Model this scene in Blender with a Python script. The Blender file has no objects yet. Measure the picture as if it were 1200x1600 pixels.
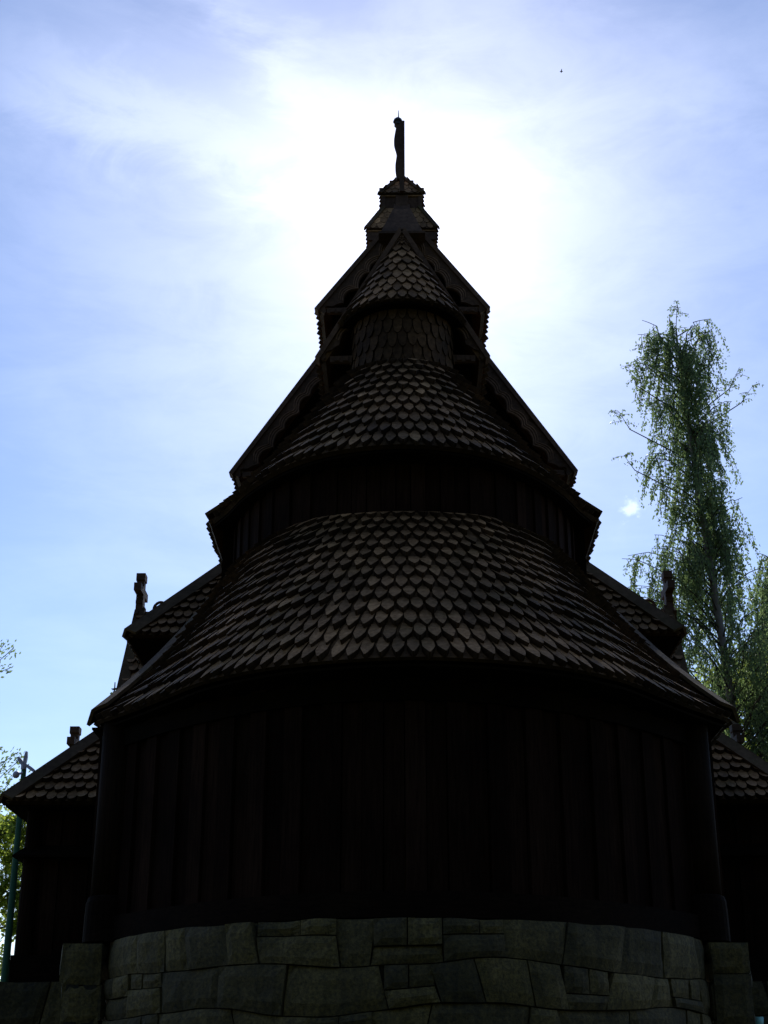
import bpy, math, random
from mathutils import Vector as V, Matrix, noise
R = math.radians
EYE = 1.7
scene = bpy.context.scene
col = scene.collection
rnd = random.Random(7)

# ------------------------------------------------------------------ materials
def new_mat(name):
    m = bpy.data.materials.new(name); m.use_nodes = True
    nt = m.node_tree
    for n in list(nt.nodes): nt.nodes.remove(n)
    out = nt.nodes.new('ShaderNodeOutputMaterial')
    return m, nt, out
def nd(nt, t, **kw):
    n = nt.nodes.new(t)
    for k, v in kw.items():
        if k.startswith('i_'):
            key = k[2:]; key = int(key) if key.isdigit() else key
            n.inputs[key].default_value = v
        else: setattr(n, k, v)
    return n
def ramp(nt, fac, stops):
    r = nd(nt, 'ShaderNodeValToRGB'); e = r.color_ramp.elements
    while len(e) < len(stops): e.new(0.5)
    for i, (p, c) in enumerate(stops):
        e[i].position = p; e[i].color = (c[0], c[1], c[2], 1)
    nt.links.new(fac, r.inputs[0]); return r.outputs[0]
def mixc(nt, a, b, fac, mode='MIX'):
    m = nd(nt, 'ShaderNodeMix', data_type='RGBA', blend_type=mode)
    L = nt.links
    if hasattr(fac, 'default_value') and not isinstance(fac, (int, float)): L.new(fac, m.inputs[0])
    else: m.inputs[0].default_value = fac
    for s, i in ((a, 6), (b, 7)):
        if isinstance(s, tuple): m.inputs[i].default_value = (*s, 1)
        else: L.new(s, m.inputs[i])
    return m.outputs[2]

def wood(name, dark, light, grain=(14, 14, 1.2), rough=.7, tint=False, moss=0.0, spec=.3, bump=.25):
    m, nt, out = new_mat(name); L = nt.links
    tc = nd(nt, 'ShaderNodeTexCoord'); mp = nd(nt, 'ShaderNodeMapping'); mp.inputs['Scale'].default_value = grain
    L.new(tc.outputs['Object'], mp.inputs[0])
    n1 = nd(nt, 'ShaderNodeTexNoise', i_Scale=2.2, i_Detail=7.0, i_Roughness=.65); L.new(mp.outputs[0], n1.inputs['Vector'])
    n2 = nd(nt, 'ShaderNodeTexNoise', i_Scale=1.1, i_Detail=4.0); L.new(tc.outputs['Object'], n2.inputs['Vector'])
    c = ramp(nt, n1.outputs[0], [(.3, dark), (.7, light)])
    c = mixc(nt, c, ramp(nt, n2.outputs[0], [(.35, (.55, .55, .55)), (.65, (1.25, 1.2, 1.15))]), .8, 'MULTIPLY')
    if moss:
        n3 = nd(nt, 'ShaderNodeTexNoise', i_Scale=.9, i_Detail=6.0, i_Roughness=.7); L.new(tc.outputs['Object'], n3.inputs['Vector'])
        mr = nd(nt, 'ShaderNodeMapRange'); mr.inputs[1].default_value = .5; mr.inputs[2].default_value = .72; mr.inputs[4].default_value = moss
        L.new(n3.outputs[0], mr.inputs[0]); c = mixc(nt, c, (.062, .060, .016), mr.outputs[0])
    if tint:
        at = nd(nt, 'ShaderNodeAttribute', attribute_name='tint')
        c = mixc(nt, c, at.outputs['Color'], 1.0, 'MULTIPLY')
    b = nd(nt, 'ShaderNodeBsdfPrincipled', i_Roughness=rough); L.new(c, b.inputs['Base Color'])
    b.inputs['Specular IOR Level'].default_value = spec
    bp = nd(nt, 'ShaderNodeBump', i_Strength=bump, i_Distance=.02); L.new(n1.outputs[0], bp.inputs['Height']); L.new(bp.outputs[0], b.inputs['Normal'])
    L.new(b.outputs[0], out.inputs[0]); return m

M = {}
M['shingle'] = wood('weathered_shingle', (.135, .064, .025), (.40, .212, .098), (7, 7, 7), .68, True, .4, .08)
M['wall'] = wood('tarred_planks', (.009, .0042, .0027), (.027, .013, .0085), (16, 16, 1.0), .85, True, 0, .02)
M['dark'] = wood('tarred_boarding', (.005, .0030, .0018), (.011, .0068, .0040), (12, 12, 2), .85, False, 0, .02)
M['board'] = wood('weathered_board', (.062, .036, .018), (.13, .080, .045), (5, 5, 5), .75, False, .4, .05)
M['carved'] = wood('carved_board', (.050, .026, .015), (.12, .066, .040), (6, 6, 6), .7, True, 0, .15)
M['post'] = wood('tarred_post', (.008, .0043, .0024), (.022, .0115, .006), (14, 14, 1.0), .8, False, 0, .03)
M['sill'] = wood('sill_timber', (.006, .0036, .0024), (.017, .009, .0055), (1.5, 8, 14), .8, False, 0, .03)

def stone_mat():
    m, nt, out = new_mat('mossy_granite'); L = nt.links
    tc = nd(nt, 'ShaderNodeTexCoord')
    a = nd(nt, 'ShaderNodeTexNoise', i_Scale=1.3, i_Detail=8.0, i_Roughness=.68); L.new(tc.outputs['Object'], a.inputs['Vector'])
    f = nd(nt, 'ShaderNodeTexNoise', i_Scale=26.0, i_Detail=6.0, i_Roughness=.75); L.new(tc.outputs['Object'], f.inputs['Vector'])
    mp = nd(nt, 'ShaderNodeMapping'); mp.inputs['Scale'].default_value = (6, 6, .55); L.new(tc.outputs['Object'], mp.inputs[0])
    s = nd(nt, 'ShaderNodeTexNoise', i_Scale=1.4, i_Detail=5.0, i_Roughness=.6); L.new(mp.outputs[0], s.inputs['Vector'])
    c = ramp(nt, a.outputs[0], [(.28, (.046, .033, .0075)), (.5, (.104, .073, .020)), (.72, (.165, .117, .045))])
    c = mixc(nt, c, ramp(nt, f.outputs[0], [(.36, (.38, .38, .36)), (.66, (1.5, 1.5, 1.42))]), 1.0, 'MULTIPLY')
    c = mixc(nt, c, ramp(nt, s.outputs[0], [(.38, (.42, .42, .44)), (.58, (1.1, 1.1, 1.05))]), .5, 'MULTIPLY')
    at = nd(nt, 'ShaderNodeAttribute', attribute_name='tint'); c = mixc(nt, c, at.outputs['Color'], 1.0, 'MULTIPLY')
    b = nd(nt, 'ShaderNodeBsdfPrincipled', i_Roughness=.85); L.new(c, b.inputs['Base Color'])
    bp = nd(nt, 'ShaderNodeBump', i_Strength=.6, i_Distance=.03)
    ad = nd(nt, 'ShaderNodeMath', operation='ADD'); L.new(a.outputs[0], ad.inputs[0]); L.new(f.outputs[0], ad.inputs[1])
    L.new(ad.outputs[0], bp.inputs['Height']); L.new(bp.outputs[0], b.inputs['Normal'])
    L.new(b.outputs[0], out.inputs[0]); return m
M['stone'] = stone_mat()

def leaf_mat(name, c1, c2, tr, tmix=.45):
    m, nt, out = new_mat(name); L = nt.links
    at = nd(nt, 'ShaderNodeAttribute', attribute_name='tint')
    c = ramp(nt, at.outputs['Fac'], [(0.0, c1), (1.0, c2)])
    t = mixc(nt, c, tr, .8)
    d = nd(nt, 'ShaderNodeBsdfPrincipled', i_Roughness=.5); L.new(c, d.inputs['Base Color']); d.inputs['Specular IOR Level'].default_value = .25
    tl = nd(nt, 'ShaderNodeBsdfTranslucent'); L.new(t, tl.inputs[0])
    mx = nd(nt, 'ShaderNodeMixShader', i_0=tmix); L.new(d.outputs[0], mx.inputs[1]); L.new(tl.outputs[0], mx.inputs[2])
    L.new(mx.outputs[0], out.inputs[0]); return m
M['birch_leaf'] = leaf_mat('birch_leaves', (.065, .095, .052), (.16, .21, .115), (.29, .42, .15), .53)
M['broad_leaf'] = leaf_mat('broad_leaves', (.06, .10, .015), (.14, .19, .035), (.55, .68, .10), .65)

def plain(name, c, rough=.5, metal=0, nscale=8):
    m, nt, out = new_mat(name); L = nt.links
    tc = nd(nt, 'ShaderNodeTexCoord'); n = nd(nt, 'ShaderNodeTexNoise', i_Scale=float(nscale), i_Detail=5.0); L.new(tc.outputs['Object'], n.inputs['Vector'])
    cc = ramp(nt, n.outputs[0], [(.3, tuple(x*.75 for x in c)), (.7, tuple(min(1, x*1.2) for x in c))])
    b = nd(nt, 'ShaderNodeBsdfPrincipled', i_Roughness=rough, i_Metallic=metal); L.new(cc, b.inputs['Base Color']); L.new(b.outputs[0], out.inputs[0]); return m
M['birch_bark'] = plain('birch_bark', (.20, .18, .16), .8, 0, 6)
M['bark'] = plain('bark', (.045, .035, .028), .9, 0, 9)
M['green_paint'] = plain('green_paint', (.022, .11, .055), .7)
M['pale_paint'] = plain('pale_paint', (.45, .42, .55), .4)
M['turquoise'] = plain('turquoise_glaze', (.30, .62, .55), .4)
M['bird'] = plain('bird_feathers', (.03, .03, .035), .8)
M['iron'] = plain('wrought_iron', (.03, .03, .032), .6, .4)
def ground_mat():
    m, nt, out = new_mat('grass_ground'); L = nt.links
    tc = nd(nt, 'ShaderNodeTexCoord'); n = nd(nt, 'ShaderNodeTexNoise', i_Scale=1.5, i_Detail=10.0, i_Roughness=.7); L.new(tc.outputs['Object'], n.inputs['Vector'])
    c = ramp(nt, n.outputs[0], [(.3, (.018, .028, .010)), (.55, (.035, .05, .015)), (.75, (.06, .06, .03))])
    b = nd(nt, 'ShaderNodeBsdfPrincipled', i_Roughness=.95); L.new(c, b.inputs['Base Color'])
    bp = nd(nt, 'ShaderNodeBump', i_Strength=.8, i_Distance=.05); L.new(n.outputs[0], bp.inputs['Height']); L.new(bp.outputs[0], b.inputs['Normal'])
    L.new(b.outputs[0], out.inputs[0]); return m
M['ground'] = ground_mat()

# ------------------------------------------------------------------ mesh builder
class MB:
    def __init__(s): s.v = []; s.f = []; s.t = []
    def vert(s, p): s.v.append((p[0], p[1], p[2])); return len(s.v)-1
    def face(s, idx, t=1.0): s.f.append(tuple(idx)); s.t.append(t)
    def poly(s, pts, t=1.0):
        b = len(s.v); s.v.extend((p[0], p[1], p[2]) for p in pts); s.face(range(b, b+len(pts)), t)
    def hexa(s, a, b, t=1.0):
        """closed prism between two matching rings"""
        n = len(a); i = len(s.v); s.v.extend((p[0], p[1], p[2]) for p in list(a)+list(b))
        s.face([i+k for k in range(n)][::-1], t); s.face([i+n+k for k in range(n)], t)
        for k in range(n): s.face((i+k, i+(k+1) % n, i+n+(k+1) % n, i+n+k), t)
    def box(s, x0, x1, y0, y1, z0, z1, t=1.0):
        s.hexa([(x0,y0,z0),(x1,y0,z0),(x1,y1,z0),(x0,y1,z0)], [(x0,y0,z1),(x1,y0,z1),(x1,y1,z1),(x0,y1,z1)], t)
    def beam(s, p0, p1, side, w, th, t=1.0):
        """plank whose width w runs from the line p0-p1 along side, thickness th along the normal"""
        p0, p1, side = V(p0), V(p1), V(side); ax = (p1-p0).normalized()
        side = (side - ax*side.dot(ax)).normalized(); n = ax.cross(side).normalized()
        if n.z < 0: n = -n
        q = lambda p: [p, p+side*w, p+side*w+n*th, p+n*th]
        s.hexa(q(p0), q(p1), t)
    def tube(s, pts, rad, seg=8, cap=True, t=1.0):
        pts = [V(p) for p in pts]; rings = []
        for i, p in enumerate(pts):
            d = (pts[min(i+1, len(pts)-1)] - pts[max(i-1, 0)]).normalized()
            a = d.cross(V((.31, .87, .12)) if abs(d.z) > .8 else V((0, 0, 1))).normalized(); b = d.cross(a)
            r = rad[i] if isinstance(rad, (list, tuple)) else rad
            base = len(s.v)
            for k in range(seg):
                an = 2*math.pi*k/seg; q = p+(a*math.cos(an)+b*math.sin(an))*r; s.v.append((q.x, q.y, q.z))
            rings.append(base)
        for i in range(len(rings)-1):
            for k in range(seg):
                s.face((rings[i]+k, rings[i]+(k+1) % seg, rings[i+1]+(k+1) % seg, rings[i+1]+k), t)
        if cap:
            s.face([rings[0]+k for k in range(seg)][::-1], t); s.face([rings[-1]+k for k in range(seg)], t)
    def build(s, name, mat, parent=None, origin=None, smooth=False):
        o0 = V((0, 0, 0))
        if origin is not None: o0 = V(origin)
        elif parent is not None: o0 = V(parent.get('_o', (0, 0, 0)))
        me = bpy.data.meshes.new(name)
        me.from_pydata([(x-o0.x, y-o0.y, z-o0.z) for x, y, z in s.v], [], s.f); me.update()
        a = me.attributes.new('tint', 'FLOAT', 'FACE'); a.data.foreach_set('value', s.t)
        if smooth: me.polygons.foreach_set('use_smooth', [True]*len(me.polygons))
        me.materials.append(mat)
        ob = bpy.data.objects.new(name, me); col.objects.link(ob)
        if parent is not None: ob.parent = parent; ob['_o'] = tuple(o0)
        else: ob.location = o0
        return ob
def tag(o, label=None, cat=None, group=None, kind=None):
    if label: o['label'] = label
    if cat: o['category'] = cat
    if group: o['group'] = group
    if kind: o['kind'] = kind
    return o
def empty(name, loc):
    o = bpy.data.objects.new(name, None); o.location = loc; o.empty_display_size = .3; col.objects.link(o); o['_o'] = tuple(loc); return o

def P(x, y, zrel): return V((x, y, zrel+EYE))
def resample(pts, n):
    """smooth (Catmull-Rom) curve through pts, n+1 samples at equal arc length"""
    pts = [V(p) for p in pts]; dense = []
    for i in range(len(pts)-1):
        p0 = pts[max(i-1, 0)]; p1 = pts[i]; p2 = pts[i+1]; p3 = pts[min(i+2, len(pts)-1)]
        for k in range(16):
            t = k/16
            dense.append(.5*((2*p1)+(p2-p0)*t+(2*p0-5*p1+4*p2-p3)*t*t+(3*p1-p0-3*p2+p3)*t**3))
    dense.append(pts[-1])
    L = [0]
    for a, b in zip(dense, dense[1:]): L.append(L[-1]+(b-a).length)
    out = []; j = 0
    for k in range(n+1):
        d = L[-1]*k/n
        while j < len(L)-2 and L[j+1] < d: j += 1
        seg = L[j+1]-L[j]; f = (d-L[j])/seg if seg > 1e-9 else 0
        out.append(dense[j].lerp(dense[j+1], min(1, max(0, f))))
    return out
def mirror_curve(half, z, dx=0.0):
    pts = [P(-x+dx, y, z) for x, y in half[::-1]] + [P(x+dx, y, z) for x, y in half[1:]]
    return pts
def line(a, b, n=64): a, b = V(a), V(b); return [a.lerp(b, k/n) for k in range(n+1)]
def ev(c, u):
    n = len(c)-1; x = min(max(u, 0), 1)*n; i = min(int(x), n-1); return c[i].lerp(c[i+1], x-i)

def sheet(mb, E, T, th, t=.5):
    """thick roof skin under the shingles"""
    n = len(E)-1
    for k in range(n):
        a, b, c, d = E[k], E[k+1], T[k+1], T[k]
        nn = (b-a).cross(d-a)
        if nn.length < 1e-9: nn = (b-a).cross(c-a)
        nn.normalize()
        if nn.z < 0: nn = -nn
        mb.poly([a, b, c, d] if (c-d).length > 1e-4 else [a, b, c], t)
        q = [p-nn*th for p in (a, b, c, d)]; mb.poly(q[::-1] if (c-d).length > 1e-4 else [q[2], q[1], q[0]], t)
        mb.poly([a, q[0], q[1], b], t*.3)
        if k == 0: mb.poly([a, d, q[3], q[0]], t)
        if k == n-1: mb.poly([b, q[1], q[2], c], t)

def shingles(mb, E, T, step=.29, width=.19, point=.11, rnds=.35, lift=.092, th=.078, seed=1, over=.06, outward=None, amp=1.0, bands=None, trim=0.0, tipw=.2, wf=.92):
    rg = random.Random(seed)
    L = (ev(T, .5)-ev(E, .5)).length; rows = max(2, round(L/step)); step = L/rows
    nseg = len(E)-1
    for r in range(rows):
        v = r/rows if bands is None else r/rows*1.24-.24*(r/rows)**2
        st = step if bands is None else L*(1.24/rows-.24*(2*r+1)/rows**2)
        row = [E[k].lerp(T[k], v) for k in range(nseg+1)] if bands is None else bands[r]
        El, Th = (E, T) if bands is None else (bands[r], bands[r+1])
        acc = [0]
        for a, b in zip(row, row[1:]): acc.append(acc[-1]+(b-a).length)
        w = min(width, acc[-1]/5); n = int(acc[-1]/w/2)+1; j = 0
        for k in range(-n, n+1):                      # courses are set out from the middle, half a shingle apart
            s = acc[-1]/2+(k+.5*(r % 2))*w
            if s < max(trim, .1*w) or s > acc[-1]-max(trim, .1*w): continue
            while j < nseg-1 and acc[j+1] < s: j += 1
            f = (s-acc[j])/max(1e-9, acc[j+1]-acc[j]); u = (j+f)/nseg
            p = row[j].lerp(row[j+1], f)
            t = (row[j+1]-row[j]).normalized(); d = (ev(El, u)-ev(Th, u)).normalized()
            d = (d-t*d.dot(t)).normalized(); nn = t.cross(d)
            if outward is not None:
                if nn.dot(outward(p)) < 0: nn = -nn
            elif nn.z < 0: nn = -nn
            ang = rg.gauss(0, .028*amp)*(2.6 if rg.random() < .03 else 1); t2 = t*math.cos(ang)+d*math.sin(ang); d2 = d*math.cos(ang)-t*math.sin(ang)
            ov = over + rg.gauss(0, .008)*amp + (.04 if rg.random() < .015 else 0); hw = w*.5*rg.uniform(wf-.04, wf+.04); Ln = st*1.5
            Ln = min(Ln, L*(1-v)+ov-.01)
            lf = lift*rg.uniform(.8, 1.3); pt = point*rg.uniform(.85, 1.15)
            up = lambda a, b: p + t2*a + d2*(ov-b) + nn*(lf*(1-b/max(.05, Ln))+.004)
            o = [(-hw, Ln), (-hw, pt), (-hw*(.44+tipw), pt*rnds), (-hw*tipw, pt*.04), (hw*tipw, pt*.04), (hw*(.44+tipw), pt*rnds), (hw, pt), (hw, Ln)]
            top = [up(a, b) for a, b in o]; thk = th*rg.uniform(.8, 1.25); bot = [q-nn*thk for q in top]
            tn = max(.4, rg.gauss(1, .17)); i = len(mb.v)
            if rg.random() < .06: tn *= 1.5
            mb.v.extend(tuple(q) for q in top+bot); m = len(o)
            mb.face(range(i, i+m), tn)
            for q in range(m-1): mb.face((i+q, i+m+q, i+m+q+1, i+q+1), tn*.16)  # edge faces toned much darker: painted shade outlining each shingle tip
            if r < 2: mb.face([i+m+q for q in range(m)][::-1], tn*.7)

SAGS = 6
def roof_part(name, E, T, parent, seed, th=.07, n=48, sag=0.0, step=.29, **kw):
    E = resample(E, n) if len(E) > 2 else line(E[0], E[1], n)
    T = resample(T, n) if len(T) > 2 else line(T[0], T[1], n)
    mb = MB()
    if sag:      # slightly hollow slope, flaring out at the eave: built from bands
        rows = max(SAGS, round((ev(T, .5)-ev(E, .5)).length/step)); B = []
        for b in range(rows+1):
            v = b/rows*1.24-.24*(b/rows)**2; B.append([e.lerp(t, v)-V((0, 0, 4*sag*v*(1-v)*(1 if n < 40 else (2*q/n-1)**4))) for q, (e, t) in enumerate(zip(E, T))])
        for b in range(rows):
            sheet(mb, B[b], B[b+1], th)
        shingles(mb, E, T, seed=seed, step=step, bands=B, **kw)
    else:
        sheet(mb, E, T, th); shingles(mb, E, T, seed=seed, step=step, **kw)
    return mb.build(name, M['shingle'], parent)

def plank_wall(mb, curve, z0, z1, pw=.24, th=.05, seed=3, gap=.012, batten=0.0, inner=.25):
    """vertical planks along a plan curve, alternating proud / recessed like stave walling"""
    rg = random.Random(seed); acc = [0]
    for a, b in zip(curve, curve[1:]): acc.append(acc[-1]+(b-a).length)
    def at(s):
        s = min(max(s, 0), acc[-1]); j = 0
        while j < len(acc)-2 and acc[j+1] < s: j += 1
        f = (s-acc[j])/max(1e-9, acc[j+1]-acc[j]); t = (curve[j+1]-curve[j]).normalized()
        return curve[j].lerp(curve[j+1], f), V((t.y, -t.x, 0))
    n = max(2, round(acc[-1]/pw)); w = acc[-1]/n; x = 0
    for k in range(n):
        a, na = at(k*w+gap/2); b, nb = at((k+1)*w-gap/2)
        off = (th if k % 2 else 0)+rg.uniform(-.006, .006); tn = rg.uniform(.6, 1.35)
        f0 = [a-na*inner, a+na*off, b+nb*off, b-nb*inner]
        mb.hexa([V((p.x, p.y, z0+EYE)) for p in f0], [V((p.x, p.y, z1+EYE)) for p in f0], tn)

# ------------------------------------------------------------------ the church
church = empty('stave_church', (0, 22, 3.4))
tag(church, 'dark tarred wooden stave church with tiered shingled roofs rising to a ridge turret', 'church')

F_half = [(0,15.75),(.9,15.88),(1.69,16.18),(2.45,16.72),(3.06,17.45),(3.58,18.08),(4.1,18.66)]
F_top = [(0,18.35),(.6,18.41),(1.16,18.58),(1.75,19.12),(2.2,19.85),(2.48,20.55),(2.58,21.05)]
F_wall = [(0,16.35),(.8,16.46),(1.5,16.75),(2.2,17.22),(2.8,17.75),(3.3,18.3),(3.66,18.72)]
D_half = [(0,17.88),(.7,18.0),(1.3,18.3),(1.83,18.8),(2.32,19.5),(2.64,20.15),(2.9,20.6)]
TUR = (0, 20.45)
def circ(r, z, a0=-100, a1=100, n=24, c=TUR):
    return [P(c[0]+r*math.sin(R(a0+(a1-a0)*k/n)), c[1]-r*math.cos(R(a0+(a1-a0)*k/n)), z) for k in range(n+1)]
DXF = .10      # the eave of the ambulatory sits a little to the right of the axis
ZF, ZD, ZFT, ZDT = 4.63, 8.20, 7.43, 10.38

# ambulatory round the apse
roofF = roof_part('ambulatory_roof', mirror_curve(F_half, ZF, DXF), mirror_curve(F_top, ZFT), church, 11, n=72, step=.275, width=.176, point=.20, rnds=.46, tipw=.12, wf=.80, sag=.16, trim=.12, th=.045)
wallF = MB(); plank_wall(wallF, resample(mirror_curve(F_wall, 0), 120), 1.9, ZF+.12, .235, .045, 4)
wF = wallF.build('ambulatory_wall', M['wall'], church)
def ring_beam(curve, z0, z1, out, inn, mat, name, parent, tn=1.0):
    mb = MB(); c = [V((p.x, p.y, 0)) for p in curve]
    for k in range(len(c)-1):
        def nrm(i):
            t = (c[min(i+1, len(c)-1)]-c[max(i-1, 0)]).normalized(); return V((t.y, -t.x, 0))
        a, b = c[k], c[k+1]; na, nb = nrm(k), nrm(k+1)
        q = [a-na*inn, a+na*out, b+nb*out, b-nb*inn]
        mb.hexa([V((p.x, p.y, z0+EYE)) for p in q], [V((p.x, p.y, z1+EYE)) for p in q], tn)
    return mb.build(name, mat, parent)
ring_beam(resample(mirror_curve(F_wall, 0), 60), 1.885, 2.16, .10, .2, M['sill'], 'sill_beam', wF)
ring_beam(resample(mirror_curve(F_wall, 0), 60), 4.28, 4.5, .08, .2, M['dark'], 'wall_plate', wF)

def hip_cap(pts, near, far, w, name, parent, th=.045, wf=None, ext=.0, rise=.105):
    """two planks in an inverted V over a hip, following the points of the hip"""
    pts = [V(p) for p in pts]; pts[0] = pts[0]-(pts[1]-pts[0]).normalized()*ext
    mb = MB(); up = V((0, 0, rise)); n = len(pts)
    def ring(i, side, ww, t):
        ax = (pts[min(i+1, n-1)]-pts[max(i-1, 0)]).normalized(); sd_ = (side-ax*side.dot(ax)).normalized(); nn = ax.cross(sd_).normalized()
        if nn.z < 0: nn = -nn
        p = pts[i]+up; return [p, p+sd_*ww, p+sd_*ww+nn*t, p+nn*t]
    for side, ww, t in ((near, w, th), (far, wf or w, th+.004)):
        for i in range(n-1): mb.hexa(ring(i, side, ww, t), ring(i+1, side, ww, t))
    return mb.build(name, M['board'], parent)
def hip_line(e, t, sag, n=7):
    return [e.lerp(t, k/n)-V((0, 0, 4*sag*(k/n)*(1-k/n))) for k in range(n+1)]
for s in (-1, 1):
    # corner hips of the ambulatory roof, and the straight aisle behind them
    hip_cap(hip_line(P(s*4.1+DXF, 18.66, ZF), P(s*2.58, 21.05, ZFT), .16), V((-s*.67, -.74, -.02)), V((0, 1, -.02)), .26, 'hip_board', roofF, ext=.06, rise=.16)
    pt = roof_part('aisle_roof', [P(s*4.1+DXF, 18.7, ZF), P(s*4.1+DXF, 23.0, ZF)], [P(s*2.58, 21.05, ZFT), P(s*2.58, 23.0, ZFT)], church, 20+s, n=20, step=.29, width=.2, sag=.16, over=.03, trim=.16)
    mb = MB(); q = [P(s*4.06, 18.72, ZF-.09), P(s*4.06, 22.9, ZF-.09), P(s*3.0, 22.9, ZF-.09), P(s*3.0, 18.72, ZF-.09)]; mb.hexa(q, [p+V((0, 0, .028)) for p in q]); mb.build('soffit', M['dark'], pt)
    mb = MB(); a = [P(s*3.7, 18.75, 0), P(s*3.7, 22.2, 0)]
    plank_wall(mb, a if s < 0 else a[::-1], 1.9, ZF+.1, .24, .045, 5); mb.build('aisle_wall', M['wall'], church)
    # stout corner post with its thick foot
    mb = MB(); mb.tube([P(s*3.68, 18.72, 2.30), P(s*3.68, 18.72, 3.2), P(s*3.69, 18.72, 4.6)], [.235, .23, .215], 24)
    post = mb.build('corner_post', M['post'], church, smooth=True)
    mb = MB(); mb.tube([P(s*3.68, 18.70, z) for z in (1.86, 1.9, 2.2, 2.33, 2.40, 2.42)], [.292, .290, .284, .278, .255, .20], 24)
    mb.build('post_base', M['sill'], post)

# apse proper
roofD = roof_part('apse_roof', mirror_curve(D_half, ZD), circ(.9, ZDT, -88, 88), church, 12, n=64, step=.245, width=.172, point=.185, rnds=.46, tipw=.12, wf=.80, sag=.24, trim=.10)
mb = MB(); plank_wall(mb, resample(mirror_curve(F_top, 0), 90), ZFT-.25, ZD+.25, .2, .03, 6); mb.build('apse_wall', M['wall'], church)
for s in (-1, 1):
    hip_cap(hip_line(P(s*2.9, 20.6, ZD), P(s*.9, 20.42, ZDT), .24), V((-s*.5, -.86, -.02)), V((0, 1, -.02)), .2, 'hip_board', roofD, ext=.09, rise=.12)
    roof_part('chancel_lean_to', [P(s*2.95, 20.62, ZD), P(s*2.95, 24.0, ZD)], [P(s*1.1, 20.65, 10.4), P(s*1.1, 24.0, 10.4)], church, 30+s, n=16, step=.29, width=.2, sag=.24, over=.03, trim=.14)
    mb = MB(); a = [P(s*2.5, 20.9, 0), P(s*2.5, 24.0, 0)]
    plank_wall(mb, a if s < 0 else a[::-1], ZFT-.3, ZD+.3, .2, .03, 8); mb.build('chancel_side_wall', M['dark'], church)
# soffit closing the apse tiers
def soffit(name, outer, inner, parent):
    mb = MB(); n = 48; A = resample(outer, n); B = resample(inner, n)
    for k in range(n):
        q = [A[k], A[k+1], B[k+1], B[k]]
        mb.hexa(q, [p+V((0, 0, .03)) for p in q])
    return mb.build(name, M['dark'], parent)
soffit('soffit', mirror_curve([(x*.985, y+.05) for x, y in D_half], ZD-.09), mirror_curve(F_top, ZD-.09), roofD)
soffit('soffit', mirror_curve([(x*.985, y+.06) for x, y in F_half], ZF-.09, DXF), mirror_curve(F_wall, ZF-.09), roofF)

# little round turret over the apse
out_t = lambda p: V((p.x-TUR[0], p.y-TUR[1], .2))
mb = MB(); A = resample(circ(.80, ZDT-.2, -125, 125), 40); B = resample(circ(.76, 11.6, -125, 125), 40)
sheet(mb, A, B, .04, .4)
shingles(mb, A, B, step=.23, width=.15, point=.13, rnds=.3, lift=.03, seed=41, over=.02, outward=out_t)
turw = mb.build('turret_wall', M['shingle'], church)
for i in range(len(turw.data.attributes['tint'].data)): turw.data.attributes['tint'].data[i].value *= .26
roofT = roof_part('turret_roof', circ(.98, 11.36, -92, 92), circ(.06, 13.0, -92, 92), church, 42, n=40, step=.2, width=.16, point=.14, rnds=.46, tipw=.13, wf=.86, lift=.05)
soffit('soffit', circ(.96, 11.29, -92, 92), circ(.7, 11.29, -92, 92), roofT)

# carved bargeboards -------------------------------------------------
def barge_half(mb, low, apex, w, th, wave, yfront, s, ribs=True, cap=.05):
    """one rake of a gable in the plane y = yfront, from the eave tip to the apex"""
    low, apex = V(low), V(apex); L = (apex-low).length; d = (apex-low)/L
    t = V((d.z, 0, -d.x)) if d.x > 0 else V((-d.z, 0, d.x))
    if t.z > 0: t = -t
    n = 120; yb = yfront+th
    def inner(x):
        if x < .07: return w*.42
        if x < .20: return w*(.22+.5*abs((x-.135)/.065)**2*.35)
        base = w*.95 if x > .45 else w*(.72+.23*(x-.2)/.25)
        k = (x % wave)/wave
        return base - (.30*w)*max(0, math.sin(math.pi*k))**.6 + .06*w*math.sin(x*9)
    def at(x, tt, y): p = low+d*x+t*tt; return V((p.x, y, p.z))
    xs = [L*k/n for k in range(n+1)]
    for a, b in zip(xs, xs[1:]):
        ia, ib = inner(a), inner(b)
        mb.hexa([at(a, 0, yfront), at(a, ia, yfront), at(a, ia, yb), at(a, 0, yb)], [at(b, 0, yfront), at(b, ib, yfront), at(b, ib, yb), at(b, 0, yb)])
        if ribs and a > .4:
            for off in (.018, .062, .106):
                pa, pb = ia-off, ib-off
                mb.hexa([at(a, pa, yfront-.014), at(a, pa-.016, yfront-.014), at(a, pa-.016, yfront+.002), at(a, pa, yfront+.002)],
                        [at(b, pb, yfront-.014), at(b, pb-.016, yfront-.014), at(b, pb-.016, yfront+.002), at(b, pb, yfront+.002)], 2.4)
    # weather moulding along the top edge
    a, b = -.03, L+.0
    mb.hexa([at(a, .028, yfront-.05), at(a, -cap, yfront-.05), at(a, -cap, yb+.12), at(a, .028, yb+.12)],
            [at(b, .028, yfront-.05), at(b, -cap, yfront-.05), at(b, -cap, yb+.12), at(b, .028, yb+.12)], 1.3)
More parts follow.
